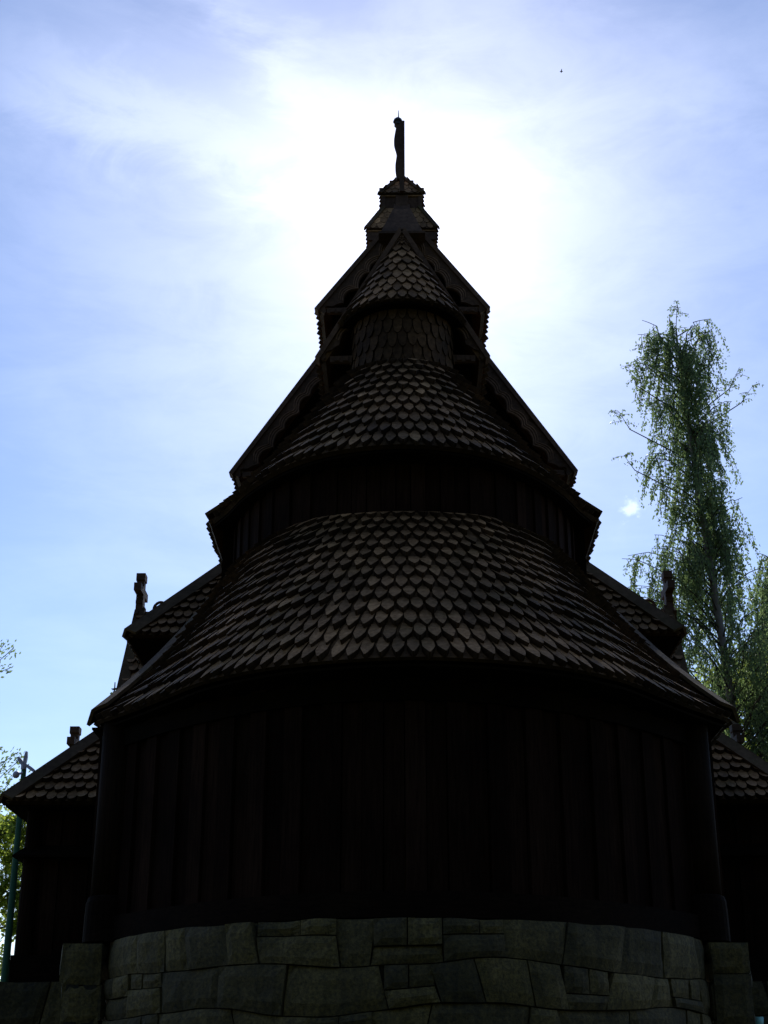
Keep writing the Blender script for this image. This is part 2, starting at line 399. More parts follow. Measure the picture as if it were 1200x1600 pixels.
def gable(name, W, zt, za, y0, y1, wall_y, wall_w, wall_z, parent, seed, w=.30, wave=.42, sw=.19, step=.28, tie=.55, plain_end=True):
    """gable roof running back from y0 to y1 with carved rakes on the front"""
    left = roof_part(name, [P(-W+.03, y0+.04, zt), P(-W+.03, y1, zt)], [P(-.01, y0+.04, za-.04), P(-.01, y1, za-.04)], parent, seed, n=20, step=step, width=sw, th=.09, over=.02, point=.09)
    right = roof_part(name, [P(W-.03, y0+.04, zt), P(W-.03, y1, zt)], [P(.01, y0+.04, za-.04), P(.01, y1, za-.04)], parent, seed+1, n=20, step=step, width=sw, th=.09, over=.02, point=.09)
    for s, ro in ((-1, left), (1, right)):
        mb = MB(); barge_half(mb, P(s*W, y0, zt), P(s*.004, y0, za), w, .07, wave, y0, s)
        bb = mb.build('bargeboard', M['carved'], ro)
        # carved beam end at the foot of the rake
        mb = MB(); k = (za-zt)/W
        z0 = zt-.06; x0, x1 = W-.17, W-.17-tie
        mb.hexa([V((s*x0, y0+.02, z0+EYE)), V((s*x0, y0+.09, z0+EYE)), V((s*x0, y0+.09, z0+.10+EYE)), V((s*x0, y0+.02, z0+.10+EYE))],
                [V((s*x1, y0+.02, z0-.02+EYE)), V((s*x1, y0+.09, z0-.02+EYE)), V((s*x1, y0+.09, z0+.12+EYE)), V((s*x1, y0+.02, z0+.12+EYE))])
        for q in range(4):
            xx = x0-tie*(q+.5)/4
            mb.box(min(s*xx, s*(xx-.08)), max(s*xx, s*(xx-.08)), y0-.005, y0+.03, z0+.01+EYE, z0+.085+EYE)
        mb.build('beam_end', M['carved'], ro)
    mb = MB(); zz = zt+(za-zt)*(W-wall_w)/W-.1
    mb.hexa([P(-wall_w, wall_y, wall_z), P(wall_w, wall_y, wall_z), P(wall_w, wall_y, zz), P(0, wall_y, za-.14), P(-wall_w, wall_y, zz)],
            [P(-wall_w, y1-.3, wall_z), P(wall_w, y1-.3, wall_z), P(wall_w, y1-.3, zz), P(0, y1-.3, za-.14), P(-wall_w, y1-.3, zz)])
    mb.build(name.replace('roof', 'wall'), M['dark'], parent)
    return left, right

gable('chancel_roof', 1.30, 10.78, 13.08, 20.28, 24.4, 20.75, 1.08, 8.3, church, 51, w=.20, wave=.36)
gable('nave_roof', 2.99, 10.28, 14.78, 23.6, 30.4, 24.2, 2.55, 7.5, church, 53, w=.34, wave=.40, tie=.6)
gable('clerestory_roof', 1.56, 13.63, 15.72, 23.75, 30.25, 24.1, 1.3, 11.5, church, 55, w=.36, wave=.40, tie=.5)

mb = MB()
mb.hexa([P(-.39, 23.30, 15.00), P(.39, 23.30, 15.00), P(.39, 23.70, 14.98), P(-.39, 23.70, 14.98)], [P(-.17, 23.55, 15.66), P(.17, 23.55, 15.66), P(.17, 23.95, 15.80), P(-.17, 23.95, 15.80)], 1.3)
mb.hexa([P(-.43, 23.26, 14.95), P(.43, 23.26, 14.95), P(.43, 23.60, 14.95), P(-.43, 23.60, 14.95)], [P(-.43, 23.26, 14.998), P(.43, 23.26, 14.998), P(.43, 23.60, 14.998), P(-.43, 23.60, 14.998)])
mb.build('gable_cap', M['carved'], church)
# nave aisle (hipped) and the outer gallery (hipped)
def hipped_ring(name, X, Y0, Y1, z, xi, yi0, yi1, zi, parent, seed, bw, sw, step, point, rn):
    parts = []
    parts.append(roof_part(name, [P(-X, Y0, z), P(X, Y0, z)], [P(-xi, yi0, zi), P(xi, yi0, zi)], parent, seed, n=40, step=step, width=sw, point=point, rnds=rn, trim=.13))
    parts.append(roof_part(name, [P(-X, Y1, z), P(X, Y1, z)], [P(-xi, yi1, zi), P(xi, yi1, zi)], parent, seed+1, n=40, step=step, width=sw*1.4, point=point, rnds=rn))
    for s in (-1, 1):
        q = roof_part(name, [P(s*X, Y0, z), P(s*X, Y1, z)], [P(s*xi, yi0, zi), P(s*xi, yi1, zi)], parent, seed+3+s, n=40, step=step, width=sw*1.1, point=point, rnds=rn, trim=.16)
        dn = V((0, -(yi0-Y0), -(zi-z))).normalized()
        ax = (P(s*xi, yi0, zi)-P(s*X, Y0, z)).normalized()
        near = V((-s*1, 0, 0)); far = V((0, 1, 0))
        hip_cap([P(s*X, Y0, z), P(s*xi, yi0, zi)], near, far, bw, 'hip_board', q, ext=.05, rise=.10)
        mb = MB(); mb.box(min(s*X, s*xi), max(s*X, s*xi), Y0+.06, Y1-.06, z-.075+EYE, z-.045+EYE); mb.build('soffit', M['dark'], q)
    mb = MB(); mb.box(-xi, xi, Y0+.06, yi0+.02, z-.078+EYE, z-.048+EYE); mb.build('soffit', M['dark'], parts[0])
    return parts
hipped_ring('nave_aisle_roof', 4.47, 22.8, 31.2, 7.09, 2.6, 24.45, 29.6, 9.25, church, 61, .21, .155, .235, .12, .35)
mb = MB(); mb.box(-3.92, 3.92, 23.35, 30.65, 5.4+EYE, 7.05+EYE); mb.build('nave_aisle_wall', M['dark'], church)
hipped_ring('gallery_roof', 5.84, 21.43, 32.57, 4.14, 3.9, 23.37, 30.6, 6.30, church, 71, .20, .152, .225, .11, .3)
mb = MB()
c = [P(-5.5, 32.2, 0), P(-5.5, 21.82, 0), P(5.5, 21.82, 0), P(5.5, 32.2, 0)]
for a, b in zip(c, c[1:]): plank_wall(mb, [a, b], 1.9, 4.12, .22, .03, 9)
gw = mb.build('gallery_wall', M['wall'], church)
mb = MB()
for x0, x1, y0, y1 in ((-5.62, 5.62, 21.70, 21.95), (-5.62, -5.37, 21.952, 32.2), (5.37, 5.62, 21.952, 32.2)):
    mb.box(x0, x1, y0, y1, 1.62+EYE, 2.0+EYE)
mb.build('sill_beam', M['sill'], gw)
# drip board round the gallery wall
mb = MB()
mb.hexa([P(-5.70, 21.60, 3.36), P(5.70, 21.60, 3.36), P(5.70, 21.60, 3.39), P(-5.70, 21.60, 3.39)], [P(-5.53, 21.80, 3.36), P(5.53, 21.80, 3.36), P(5.53, 21.80, 3.56), P(-5.53, 21.80, 3.56)])
for s in (-1, 1):
    mb.hexa([P(s*5.70, 21.60, 3.362), P(s*5.53, 21.79, 3.362), P(s*5.53, 21.79, 3.562), P(s*5.70, 21.60, 3.392)], [P(s*5.70, 32.2, 3.362), P(s*5.53, 32.2, 3.362), P(s*5.53, 32.2, 3.562), P(s*5.70, 32.2, 3.392)])
mb.build('drip_board', M['dark'], gw)
for s in (-1, 1):
    mb = MB(); mb.tube([P(s*5.47, 21.84, 1.95), P(s*5.47, 21.84, 4.1)], [.14, .125], 16); mb.build('corner_post', M['post'], gw)

# side portals: steep gable rising through the aisle eave, lower porch in front, each with a cross
def cross(name, x, y, z, h, parent, lean=0):
    mb = MB(); t = .07
    prof = [(.10, 0), (.085, .34), (.11, .36), (.11, .42), (.085, .44), (.085, .545), (.36, .54), (.36, .70), (.08, .705), (.085, .84), (.11, .86), (.11, 1.0)]
    for (w0, z0), (w1, z1) in zip(prof, prof[1:]):
        if z1 <= z0: z1 = z0+.005
        tt = t if z0 < .8 else t*1.25
        mb.hexa([V((x-tt, y-w0*h*1.15, z+z0*h)), V((x+tt, y-w0*h*1.15, z+z0*h)), V((x+tt, y+w0*h*1.15, z+z0*h)), V((x-tt, y+w0*h*1.15, z+z0*h))],
                [V((x-tt, y-w1*h*1.15, z+z1*h)), V((x+tt, y-w1*h*1.15, z+z1*h)), V((x+tt, y+w1*h*1.15, z+z1*h)), V((x-tt, y+w1*h*1.15, z+z1*h))])
    return mb.build(name, M['carved'], parent)
for s in (-1, 1):
    ya, za, gx, k = 27.0, 8.86, 5.12, 1.54
    half = 2.35
    parts = []
    for sy in (-1, 1):
        r = roof_part('portal_roof', [P(s*gx, ya+sy*half, za-half*k), P(s*3.0, ya+sy*half, za-half*k)], [P(s*gx, ya+sy*.01, za), P(s*2.6, ya+sy*.01, za)], church, 81+s+3*sy, n=14, step=.25, width=.17, point=.10, rnds=.25)
        mb = MB(); mb.beam(P(s*(gx+.03), ya+sy*(half+.1), za-(half+.1)*k+.05), P(s*(gx+.03), ya, za+.05), V((-s, 0, 0)), .16, .05)
        mb.beam(P(s*(gx+.03), ya+sy*(half+.1), za-(half+.1)*k+.05), P(s*(gx+.03), ya, za+.05), V((0, -sy*.84, -.55)), .26, .05)
        mb.build('bargeboard', M['board'], r); parts.append(r)
    mb = MB(); mb.hexa([P(s*(gx-.3), ya-half+.1, za-half*k-.2), P(s*(gx-.3), ya+half-.1, za-half*k-.2), P(s*(gx-.3), ya, za-.15)], [P(s*3.2, ya-half+.1, za-half*k-.2), P(s*3.2, ya+half-.1, za-half*k-.2), P(s*3.2, ya, za-.15)])
    g = mb.build('portal_gable', M['dark'], church)
    cross('cross', s*(gx-.02), ya, za+EYE-.2, .95, g)
    mb = MB(); mb.tube([P(s*(gx-.42)+.13*math.cos(R(a)), ya, za+.04+.15*math.sin(R(a))) for a in range(-10, 200, 15)], .03, 8); mb.build('ridge_loop', M['carved'], g)
    yb, zb, bx = 27.1, 5.86, 6.2; hb = 1.35
    for sy in (-1, 1):
        r = roof_part('porch_roof', [P(s*bx, yb+sy*hb, zb-hb*k), P(s*4.2, yb+sy*hb, zb-hb*k)], [P(s*bx, yb+sy*.01, zb), P(s*4.2, yb+sy*.01, zb)], church, 91+s+3*sy, n=12, step=.25, width=.18)
        mb = MB(); mb.beam(P(s*(bx+.03), yb+sy*(hb+.1), zb-(hb+.1)*k+.05), P(s*(bx+.03), yb, zb+.05), V((-s, 0, 0)), .15, .05)
        mb.build('bargeboard', M['board'], r)
    mb = MB(); mb.hexa([P(s*(bx-.2), yb-1.05, 1.3), P(s*(bx-.2), yb+1.05, 1.3), P(s*(bx-.2), yb+1.05, 4.3), P(s*(bx-.2), yb, zb-.12), P(s*(bx-.2), yb-1.05, 4.3)],
                       [P(s*5.3, yb-1.05, 1.3), P(s*5.3, yb+1.05, 1.3), P(s*5.3, yb+1.05, 4.3), P(s*5.3, yb, zb-.12), P(s*5.3, yb-1.05, 4.3)])
    g = mb.build('porch_wall', M['wall'], church)
    cross('cross', s*(bx-.02), yb, zb+EYE-.1, .85, g)

# ridge turret in three stages
YT = 27.0
def sq(h, z, y=YT): return [P(-h, y-h, z), P(h, y-h, z), P(h, y+h, z), P(-h, y+h, z)]
mb = MB(); mb.hexa(sq(.66, 14.2), sq(.64, 17.05)); lt = mb.build('ridge_turret_wall', M['carved'], church)
def board_box(name, parent, *a):
    mb = MB(); mb.box(*a); return mb.build(name, M['carved'], parent)
for s in (-1, 1):
    for x in (-.64, .64): board_box('corner_board', lt, x-.05, x+.05, YT+s*.64-.05, YT+s*.64+.05, 15.2+EYE, 17.0+EYE)
board_box('middle_board', lt, -.19, .19, YT-.80, YT-.69, 15.6+EYE, 16.718+EYE)
board_box('cross_board', lt, -.72, .72, YT-.735, YT-.695, 16.72+EYE, 16.9+EYE)
def pyramid(name, h0, z0, h1, z1, parent, seed, sw):
    A, B = sq(h0, z0), sq(h1, z1); mb = MB()
    for k in range(4):
        E, T = line(A[k], A[(k+1) % 4], 10), line(B[k], B[(k+1) % 4], 10)
        sheet(mb, E, T, .05); shingles(mb, E, T, step=.2, width=sw, point=.09, rnds=.35, seed=seed+k, over=.02, lift=.015, th=.02, trim=.04)
    mb.hexa(sq(h0-.03, z0-.06), sq(h0-.03, z0-.03))
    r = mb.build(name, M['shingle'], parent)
    for k in range(4):
        a = (A[(k+1) % 4]-A[k]).normalized(); b = (A[k-1]-A[k]).normalized()
        hip_cap([A[k], B[k]], a, b, .075, 'hip_board', r, th=.025, ext=.04, rise=.04)
    return r
lr = pyramid('ridge_turret_roof', .745, 17.0, .40, 17.72, church, 101, .15)
mb = MB()
mb.hexa([P(-.19, YT-.82, 17.06), P(.19, YT-.82, 17.06), P(.19, YT-.78, 17.0), P(-.19, YT-.78, 17.0)], [P(-.17, YT-.46, 17.78), P(.17, YT-.46, 17.78), P(.17, YT-.42, 17.7), P(-.17, YT-.42, 17.7)])
mb.build('rib_board', M['carved'], lr)
mb = MB(); mb.hexa(sq(.385, 17.4), sq(.41, 18.10)); lw = mb.build('lantern_wall', M['carved'], church)
for s in (-1, 1):
    for x in (-.39, .39): board_box('corner_board', lw, x-.04, x+.04, YT+s*.39-.04, YT+s*.39+.04, 17.4+EYE, 18.02+EYE)
board_box('middle_board', lw, -.13, .13, YT-.49, YT-.38, 17.5+EYE, 17.98+EYE)
board_box('side_block', lw, .40, .50, YT-.35, YT+.3, 17.2+EYE, 17.66+EYE)
lr2 = pyramid('lantern_roof', .465, 18.05, .06, 18.70, church, 111, .14)
# carved spire plank with cap and needle
mb = MB(); n = 40; zs0, zs1 = 18.0, 19.80; y0 = YT-.62
for k in range(n):
    f0, f1 = k/n, (k+1)/n
    def lx(f): return -.115-.045*math.exp(-((f-.66)/.11)**2)+.02*math.sin(f*14)-.05*(f > .94)
    z0, z1 = zs0+(zs1-zs0)*f0, zs0+(zs1-zs0)*f1
    l0, l1 = (lx(f0), lx(f1)) if f0 > .15 else (-.045, -.045)
    mb.hexa([P(l0, y0, z0), P(.055, y0, z0), P(.055, y0+.10, z0), P(l0, y0+.10, z0)], [P(l1, y0, z1), P(.055, y0, z1), P(.055, y0+.10, z1), P(l1, y0+.10, z1)])
mb.box(.03, .07, y0-.02, y0+.12, 18.3+EYE, zs1-.02+EYE)
sp = mb.build('spire', M['carved'], church)
mb = MB(); mb.tube([P(-.075, y0+.05, z) for z in (19.72, 19.79, 19.80, 19.86, 19.91)], [.07, .075, .105, .085, .03], 14); mb.build('spire_cap', M['iron'], sp)
mb = MB(); mb.tube([P(-.06, y0+.05, 19.9), P(-.06, y0+.05, 20.1)], [.014, .006], 6); mb.build('needle', M['iron'], sp)

# ------------------------------------------------------------------ stone foundation
def stone_blocks(mb, curve, z0, z1, rows, bw, seed, th=.35, slant=.13, core=1.2):
    """irregular big ashlar mapped on a plan curve"""
    rg = random.Random(seed); acc = [0]
    for a, b in zip(curve, curve[1:]): acc.append(acc[-1]+(b-a).length)
    Ltot = acc[-1]
    def at(s):
        s = min(max(s, 0), Ltot); j = 0
        while j < len(acc)-2 and acc[j+1] < s: j += 1
        f = (s-acc[j])/max(1e-9, acc[j+1]-acc[j]); t = (curve[j+1]-curve[j]).normalized()
        return curve[j].lerp(curve[j+1], f), V((t.y, -t.x, 0))
    hs = [rg.uniform(.7, 1.4) for _ in range(rows)]; tot = sum(hs); lv = [0]
    for h in hs: lv.append(lv[-1]+h/tot)
    def level(j, s):
        b = z0+(z1-z0)*lv[j]
        if j == 0: return b
        if j == rows: return b+.018*noise.noise(V((s*2.3, 7.1, 0)))
        return b+slant*noise.noise(V((s*.42, j*3.7+seed, 0)))*1.6+.03*noise.noise(V((s*1.7, j*5.1, 2)))
    def block(sa0, sa1, sb0, sb1, j, lo, hi):
        g = .007; tn = rg.uniform(.62, 1.35); off = rg.uniform(-.02, .035); nx = max(3, int((sa1-sa0)/.09)); nz = max(3, int((z1-z0)/rows/.09)); ph = rg.random()*50
        grid = []
        for q in range(nz+1):
            fq = q/nz; rowi = []
            for i in range(nx+1):
                fi = i/nx
                s0 = sa0+g+(sa1-sa0-2*g)*fi; s1 = sb0+g+(sb1-sb0-2*g)*fi; s = s0+(s1-s0)*fq
                l, h = lo(s)+g, hi(s)-g; z = l+(h-l)*fq
                p, nn = at(s)
                ed = min(fi, 1-fi)*(sa1-sa0); ez = min(fq, 1-fq)*(h-l); e = min(ed, ez)
                d = off+.030*min(1, e/.07)+.020*noise.noise(V((s*4+ph, z*4, ph)))+.012*noise.noise(V((s*13, z*13, ph)))
                pp = p+nn*d; rowi.append(mb.vert((pp.x, pp.y, z+EYE)))
            grid.append(rowi)
        for q in range(nz):
            for i in range(nx): mb.face((grid[q][i], grid[q][i+1], grid[q+1][i+1], grid[q+1][i]), tn)
        ringi = grid[0]+[r[-1] for r in grid[1:]]+grid[-1][-2::-1]+[r[0] for r in grid[-2:0:-1]]
        back = []
        for vi in ringi:
            x, y, z = mb.v[vi]; p = V((x, y, 0)); best = min(range(len(curve)), key=lambda k: (curve[k].x-x)**2+(curve[k].y-y)**2)
            b = min(best, len(curve)-2); t = (curve[b+1]-curve[b]).normalized(); nn = V((t.y, -t.x, 0)); p = p-nn*th
            back.append(mb.vert((p.x, p.y, z)))
        m = len(ringi)
        for i in range(m): mb.face((ringi[i], back[i], back[(i+1) % m], ringi[(i+1) % m]), tn*.9)
    for j in range(rows):
        s = 0; lean = 0
        while s < Ltot-.05:
            w = bw*rg.uniform(.45, 1.6)
            if Ltot-(s+w) < bw*.4: w = Ltot-s
            nl = rg.uniform(-.07, .07) if s+w < Ltot-.01 else 0
            lo = lambda q, j=j: level(j, q); hi = lambda q, j=j: level(j+1, q)
            if rg.random() < .22 and w > .5 and 0 < j < rows:
                f = rg.uniform(.35, .65); mid = lambda q, lo=lo, hi=hi, f=f: lo(q)*(1-f)+hi(q)*f
                block(s-lean, s+w-nl, s, s+w, j, lo, mid)
                c = rg.uniform(.4, .6)*w; block(s, s+c, s, s+c, j, mid, hi); block(s+c, s+w, s+c, s+w, j, mid, hi)
                lean = nl*0+nl
            else:
                block(s-lean, s+w-nl, s+lean, s+w+nl, j, lo, hi); lean = nl
            s += w
    # dark core seen in the joints
    for k in range(len(curve)-1):
        a, b = curve[k], curve[k+1]; t = (b-a).normalized(); nn = V((t.y, -t.x, 0))
        q = [a-nn*.05, b-nn*.05, b-nn*core, a-nn*core]
        mb.hexa([V((p.x, p.y, z0+EYE)) for p in q], [V((p.x, p.y, z1-.03+EYE)) for p in q], .25)
S_half = [(0,16.18),(.85,16.27),(1.65,16.55),(2.35,16.98),(2.95,17.52),(3.42,18.15),(3.62,18.62)]
found = empty('stone_foundation', (0, 18, .2)); tag(found, 'curved wall of large mossy stone blocks carrying the rounded end of the church', 'stone wall')
mb = MB(); stone_blocks(mb, resample(mirror_curve(S_half, 0), 80), -1.5, 1.87, 9, .72, 12); mb.build('block_wall', M['stone'], found)
for s in (-1, 1):
    mb = MB(); x0, x1 = (3.66, 4.12)
    c = [P(-x1, 19.3, 0), P(-x1, 18.42, 0), P(-x0, 18.42, 0), P(-x0, 19.0, 0)] if s < 0 else [P(x0, 19.0, 0), P(x0, 18.42, 0), P(x1, 18.42, 0), P(x1, 19.3, 0)]
    for i, (a, b) in enumerate(zip(c, c[1:])):
        stone_blocks(mb, line(a, b, 6), -1.5, 1.84-.006*i, 7, 1.2, 30+i+s, th=.2, slant=.02, core=.2)
    mb.box(min(s*x0, s*x1)+.03, max(s*x0, s*x1)-.03, 18.47, 19.2, -1.5+EYE, 1.80+EYE, .3)
    mb.build('pier', M['stone'], found)
    c = [P(-3.95, 21.45, 0), P(-3.95, 19.1, 0)] if s < 0 else [P(3.95, 19.1, 0), P(3.95, 21.45, 0)]
    mb = MB(); stone_blocks(mb, line(c[0], c[1], 10), -1.5, 1.86, 8, .8, 44+s, th=.3, slant=.05, core=.4); mb.build('side_wall', M['stone'], found)
    nm = 'low_wall'
    mb = MB(); c = [P(-9.5, 21.45, 0), P(-3.9, 21.45, 0)] if s < 0 else [P(3.9, 21.45, 0), P(9.5, 21.45, 0)]
    stone_blocks(mb, line(c[0], c[1], 30), -1.0, 1.62, 5, .8, 60+s)
    o = mb.build(nm, M['stone'], origin=(s*6.7, 21.6, .7))
    o['group'] = 'low stone walls beside the foundation'
    tag(o, 'low dark stone wall under the nave corner, on the left of the big foundation' if s < 0 else 'low dark stone wall under the nave corner, on the right of the big foundation', 'stone wall')

# ------------------------------------------------------------------ ground
def gz(x, y):
    t = min(1, max(0, (y-14)/10)); t = t*t*(3-2*t)
    h = min(1, max(0, (-12-y)/62)); h = h*h*(3-2*h)  # unseen steep hill behind the camera, added to block low sky light
    return 2.7*t + 52*h + .25*noise.noise(V((x*.08, y*.08, 0)))*min(1, abs(y-20)/30+.2)
mb = MB(); N = 70
def gc(k): f = (k/N*2-1); return math.copysign(abs(f)**2.2*420, f)
ids = [[mb.vert((gc(i), gc(j)+20, gz(gc(i), gc(j)+20)-.02)) for i in range(N+1)] for j in range(N+1)]
for j in range(N):
    for i in range(N): mb.face((ids[j][i], ids[j][i+1], ids[j+1][i+1], ids[j+1][i]))
tag(mb.build('ground', M['ground'], smooth=True), kind='structure')

# ------------------------------------------------------------------ trees
def leaf(mb, p, d, size, rg, wide=.62, up=None):
    """one leaf: a rhombus with its long axis along d"""
    a = V(d).normalized(); b = a.cross(V((rg.gauss(0, 1), rg.gauss(0, 1), rg.gauss(0, 1))))
    if b.length < 1e-6: return
    b.normalize(); i = len(mb.v); L = size; w = size*wide*.5
    for q in (p, p+a*L*.42+b*w, p+a*L, p+a*L*.42-b*w): mb.v.append((q.x, q.y, q.z))
    mb.face((i, i+1, i+2, i+3), rg.random())
def strand(mb, tw, p, length, rg, size, gap, drift, droop=1.0, dens=1.0, d0=None):
    d = V(d0) if d0 is not None else V((rg.gauss(0, .35), rg.gauss(0, .35), -.2)); q = V(p); step = .10; pts = [V(q)]
    n = int(length/step)
    for k in range(n):
        d = (d+V((drift[0]*.06+rg.gauss(0, .05), drift[1]*.06+rg.gauss(0, .05), -.34*droop))).normalized()
        q = q+d*step; pts.append(V(q))
        m = int(step/gap*dens+rg.random())
        for _ in range(m):
            o = V((rg.gauss(0, .035), rg.gauss(0, .035), rg.gauss(0, .03)))
            leaf(mb, q+o, V((rg.gauss(0, .6), rg.gauss(0, .6), -1+rg.gauss(0, .35))), size*rg.uniform(.7, 1.3), rg)
    if len(pts) > 2: tw.tube(pts[::3] if len(pts) > 6 else pts, .006, 3, False)

def birch(name, label, base, axis, env, zr, seed, limbs, size=.075, gap=.028, strands=5, slen=(.8, 2.2), mat='birch_leaf', tops=()):
    """weeping birch: axis = trunk points (world), env(z) = (radius left, radius right) of the crown at height z"""
    rg = random.Random(seed); root = empty(name, base); tag(root, label, 'tree', 'trees behind the church')
    lv = MB(); tw = MB(); tr = MB()
    ax = resample(axis, 40); n = len(ax)-1; H = ax[-1].z-ax[0].z
    tr.tube(ax, [.14*(1-k/n)**.8+.015 for k in range(n+1)], 10)
    def axis_at(z):
        for a, b in zip(ax, ax[1:]):
            if a.z <= z <= b.z: return a.lerp(b, (z-a.z)/max(1e-6, b.z-a.z))
        return ax[-1] if z > ax[-1].z else ax[0]
    for i in range(limbs):
        f = (i+rg.random())/limbs; z = zr[0]+(zr[1]-zr[0])*f
        p = axis_at(z); an = rg.random()*2*math.pi; h = V((math.cos(an), math.sin(an), 0))
        rl, rr = env(z); rad = (rr if h.x > 0 else rl)*abs(h.x)+(rl+rr)/2*(1-abs(h.x))
        rad *= rg.uniform(.55, 1.05); pts = [V(p)]
        rise = rg.uniform(.7, 1.6)
        for k in range(1, 8):
            g = k/7; pts.append(p+h*rad*g+V((rg.gauss(0, .04), rg.gauss(0, .04), rad*rise*(g-.55*g*g)*1.2)))
        tw.tube(pts, [.016*(1-k/8)+.004 for k in range(8)], 5)
        for s in range(strands+int(rad*1.5)):
            g = rg.uniform(.15, 1.0); q = pts[min(7, int(g*7))].lerp(pts[min(7, int(g*7)+1)], rg.random())
            strand(lv, tw, q, rg.uniform(*slen)*(.6+.4*min(1, rad)), rg, size, gap, (h.x, h.y), rg.uniform(.7, 1.2), rg.uniform(.6, 1.25))
    for (tx, ty, tz, ln, dx) in tops:
        q = V((tx, ty, tz)); pts = [axis_at(tz-.9).lerp(q, .15), q, q+V((dx*ln, 0, ln))]
        tw.tube(pts, [.02, .012, .005], 5)
        for k in range(int(ln*22)):
            b = pts[1].lerp(pts[2], rg.random()); strand(lv, tw, b, rg.uniform(.15, .38), rg, size, gap*1.35, (dx, 0), .7, .8, V((rg.gauss(0, .7), rg.gauss(0, .5), .35)))
    tr.build('trunk', M['birch_bark'], root, smooth=True); tw.build('twigs', M['bark'], root); lv.build('crown', M[mat], root)
    return root
YB = 33.0
def wx(px, zr): return px
# tall birch on the right
def envA(z):
    zr = z-EYE
    tab = [(2,2.0,2.2),(8,2.5,2.3),(10.0,2.4,2.1),(11.2,2.1,1.8),(12.0,1.3,1.2),(13.0,1.1,1.0),(14.5,1.3,.95),(16,1.45,1.15),(17.4,1.25,1.3),(18.3,1.0,1.0),(19.4,.25,.3)]
    for a, b in zip(tab, tab[1:]):
        if a[0] <= zr <= b[0]:
            f = (zr-a[0])/(b[0]-a[0]); return (a[1]+(b[1]-a[1])*f, a[2]+(b[2]-a[2])*f)
    return tab[0][1:] if zr < 2 else tab[-1][1:]
birch('birch_tree', 'tall weeping birch with thin drooping twigs, standing alone against the sky on the right', (7.7, YB, gz(7.7, YB)),
      [(7.7, YB, gz(7.7, YB)-.1), (7.6, YB, 6), (7.45, YB, 11), (7.15, YB, 15.5), (6.98, YB, 18.6), (6.95, YB, 20.0)], envA, (5.0, 19.6), 3, 210, size=.070, gap=.0178, strands=8, slen=(.5, 1.4),
      tops=[(6.93, YB, 19.9, .85, .12), (6.95, YB, 19.4, .5, -.12), (6.15, YB+.1, 19.0, .8, -.1), (5.85, YB, 18.4, .6, -.35), (6.35, YB, 18.9, .6, .1), (7.55, YB, 18.9, .45, .4), (8.15, YB, 18.3, .6, .5), (8.4, YB, 17.9, .5, .7), (5.65, YB, 16.1, .4, -.6), (5.6, YB, 17.2, .5, -.5), (6.6, YB-.3, 18.8, .5, .1), (7.9, YB+.4, 18.4, .5, .2)])
def envB(z):
    zr = z-EYE; top = 14.0
    return (max(.3, min(2.1, (top-zr)*.75)), max(.3, min(2.4, (top-zr)*.8)))
birch('birch_tree', 'lower birch at the right edge of the photo, cut by the frame', (10.6, 37, gz(10.6, 37)),
      [(10.6, 37, gz(10.6, 37)-.1), (10.5, 37, 6), (10.2, 37, 11), (10.1, 37, 15.6)], envB, (6.0, 15.4), 8, 120, size=.075, gap=.019, strands=8)

def broadleaf(name, label, base, trunk_top, clumps, seed, size, per, tips=(), mat='broad_leaf'):
    """trunk, limbs to each clump, leaves scattered on twigs inside the clump"""
    rg = random.Random(seed); root = empty(name, base); tag(root, label, 'tree', 'trees behind the church')
    lv = MB(); tw = MB(); b0 = V(base); t1 = V(trunk_top)
    tr = MB(); tr.tube([b0-V((0, 0, .1)), b0.lerp(t1, .5)+V((.08, 0, 0)), t1], [.2, .15, .06], 10)
    for (cx, cy, cz, r) in clumps:
        c = V((cx, cy, cz)); st = b0.lerp(t1, min(.95, max(.3, (cz-r-b0.z)/max(.5, t1.z-b0.z))))
        tw.tube([st, st.lerp(c, .5)+V((0, 0, r*.25)), c], [.05, .03, .012], 6)
        for k in range(int(per*r*r)):
            d = V((rg.gauss(0, 1), rg.gauss(0, 1), rg.gauss(0, .8))).normalized(); e = c+d*r*rg.uniform(.35, 1.0)
            s0 = c.lerp(e, .3); n = 7
            tw.tube([s0, e], [.008, .004], 3, False)
            for q in range(n):
                p = s0.lerp(e, (q+rg.random())/n)+V((rg.gauss(0, .05), rg.gauss(0, .05), rg.gauss(0, .04)))
                leaf(lv, p, d+V((rg.gauss(0, .6), rg.gauss(0, .6), rg.gauss(0, .5)-.2)), size*rg.uniform(.7, 1.3), rg, .7)
    for pts in tips:
        pts = [V(p) for p in pts]; tw.tube(pts, [.02]+[.008]*(len(pts)-1), 5)
        for a, b in zip(pts, pts[1:]):
            for k in range(int((b-a).length*75)):
                p = a.lerp(b, rg.random())+V((rg.gauss(0, .07), rg.gauss(0, .1), rg.gauss(0, .06)))
                leaf(lv, p, (b-a).normalized()+V((rg.gauss(0, .6), rg.gauss(0, .6), rg.gauss(.2, .5))), size*rg.uniform(.7, 1.2), rg, .5)
    tr.build('trunk', M['bark'], root, smooth=True); tw.build('twigs', M['bark'], root); lv.build('crown', M[mat], root)
    return root
# leafy tree behind the birches, low on the right
cl = [(8.3+rnd.uniform(-1.6, 1.7), 35.4+rnd.uniform(-1.0, 1.2), EYE+rnd.uniform(5.2, 10.3), rnd.uniform(.6, 1.05)) for _ in range(26)]
broadleaf('leafy_tree', 'dense green leafy tree behind the birches, just above the right gallery roof', (8.9, 35.5, gz(8.9, 35.5)), (8.6, 35.5, 11.5), cl, 21, .10, 130)
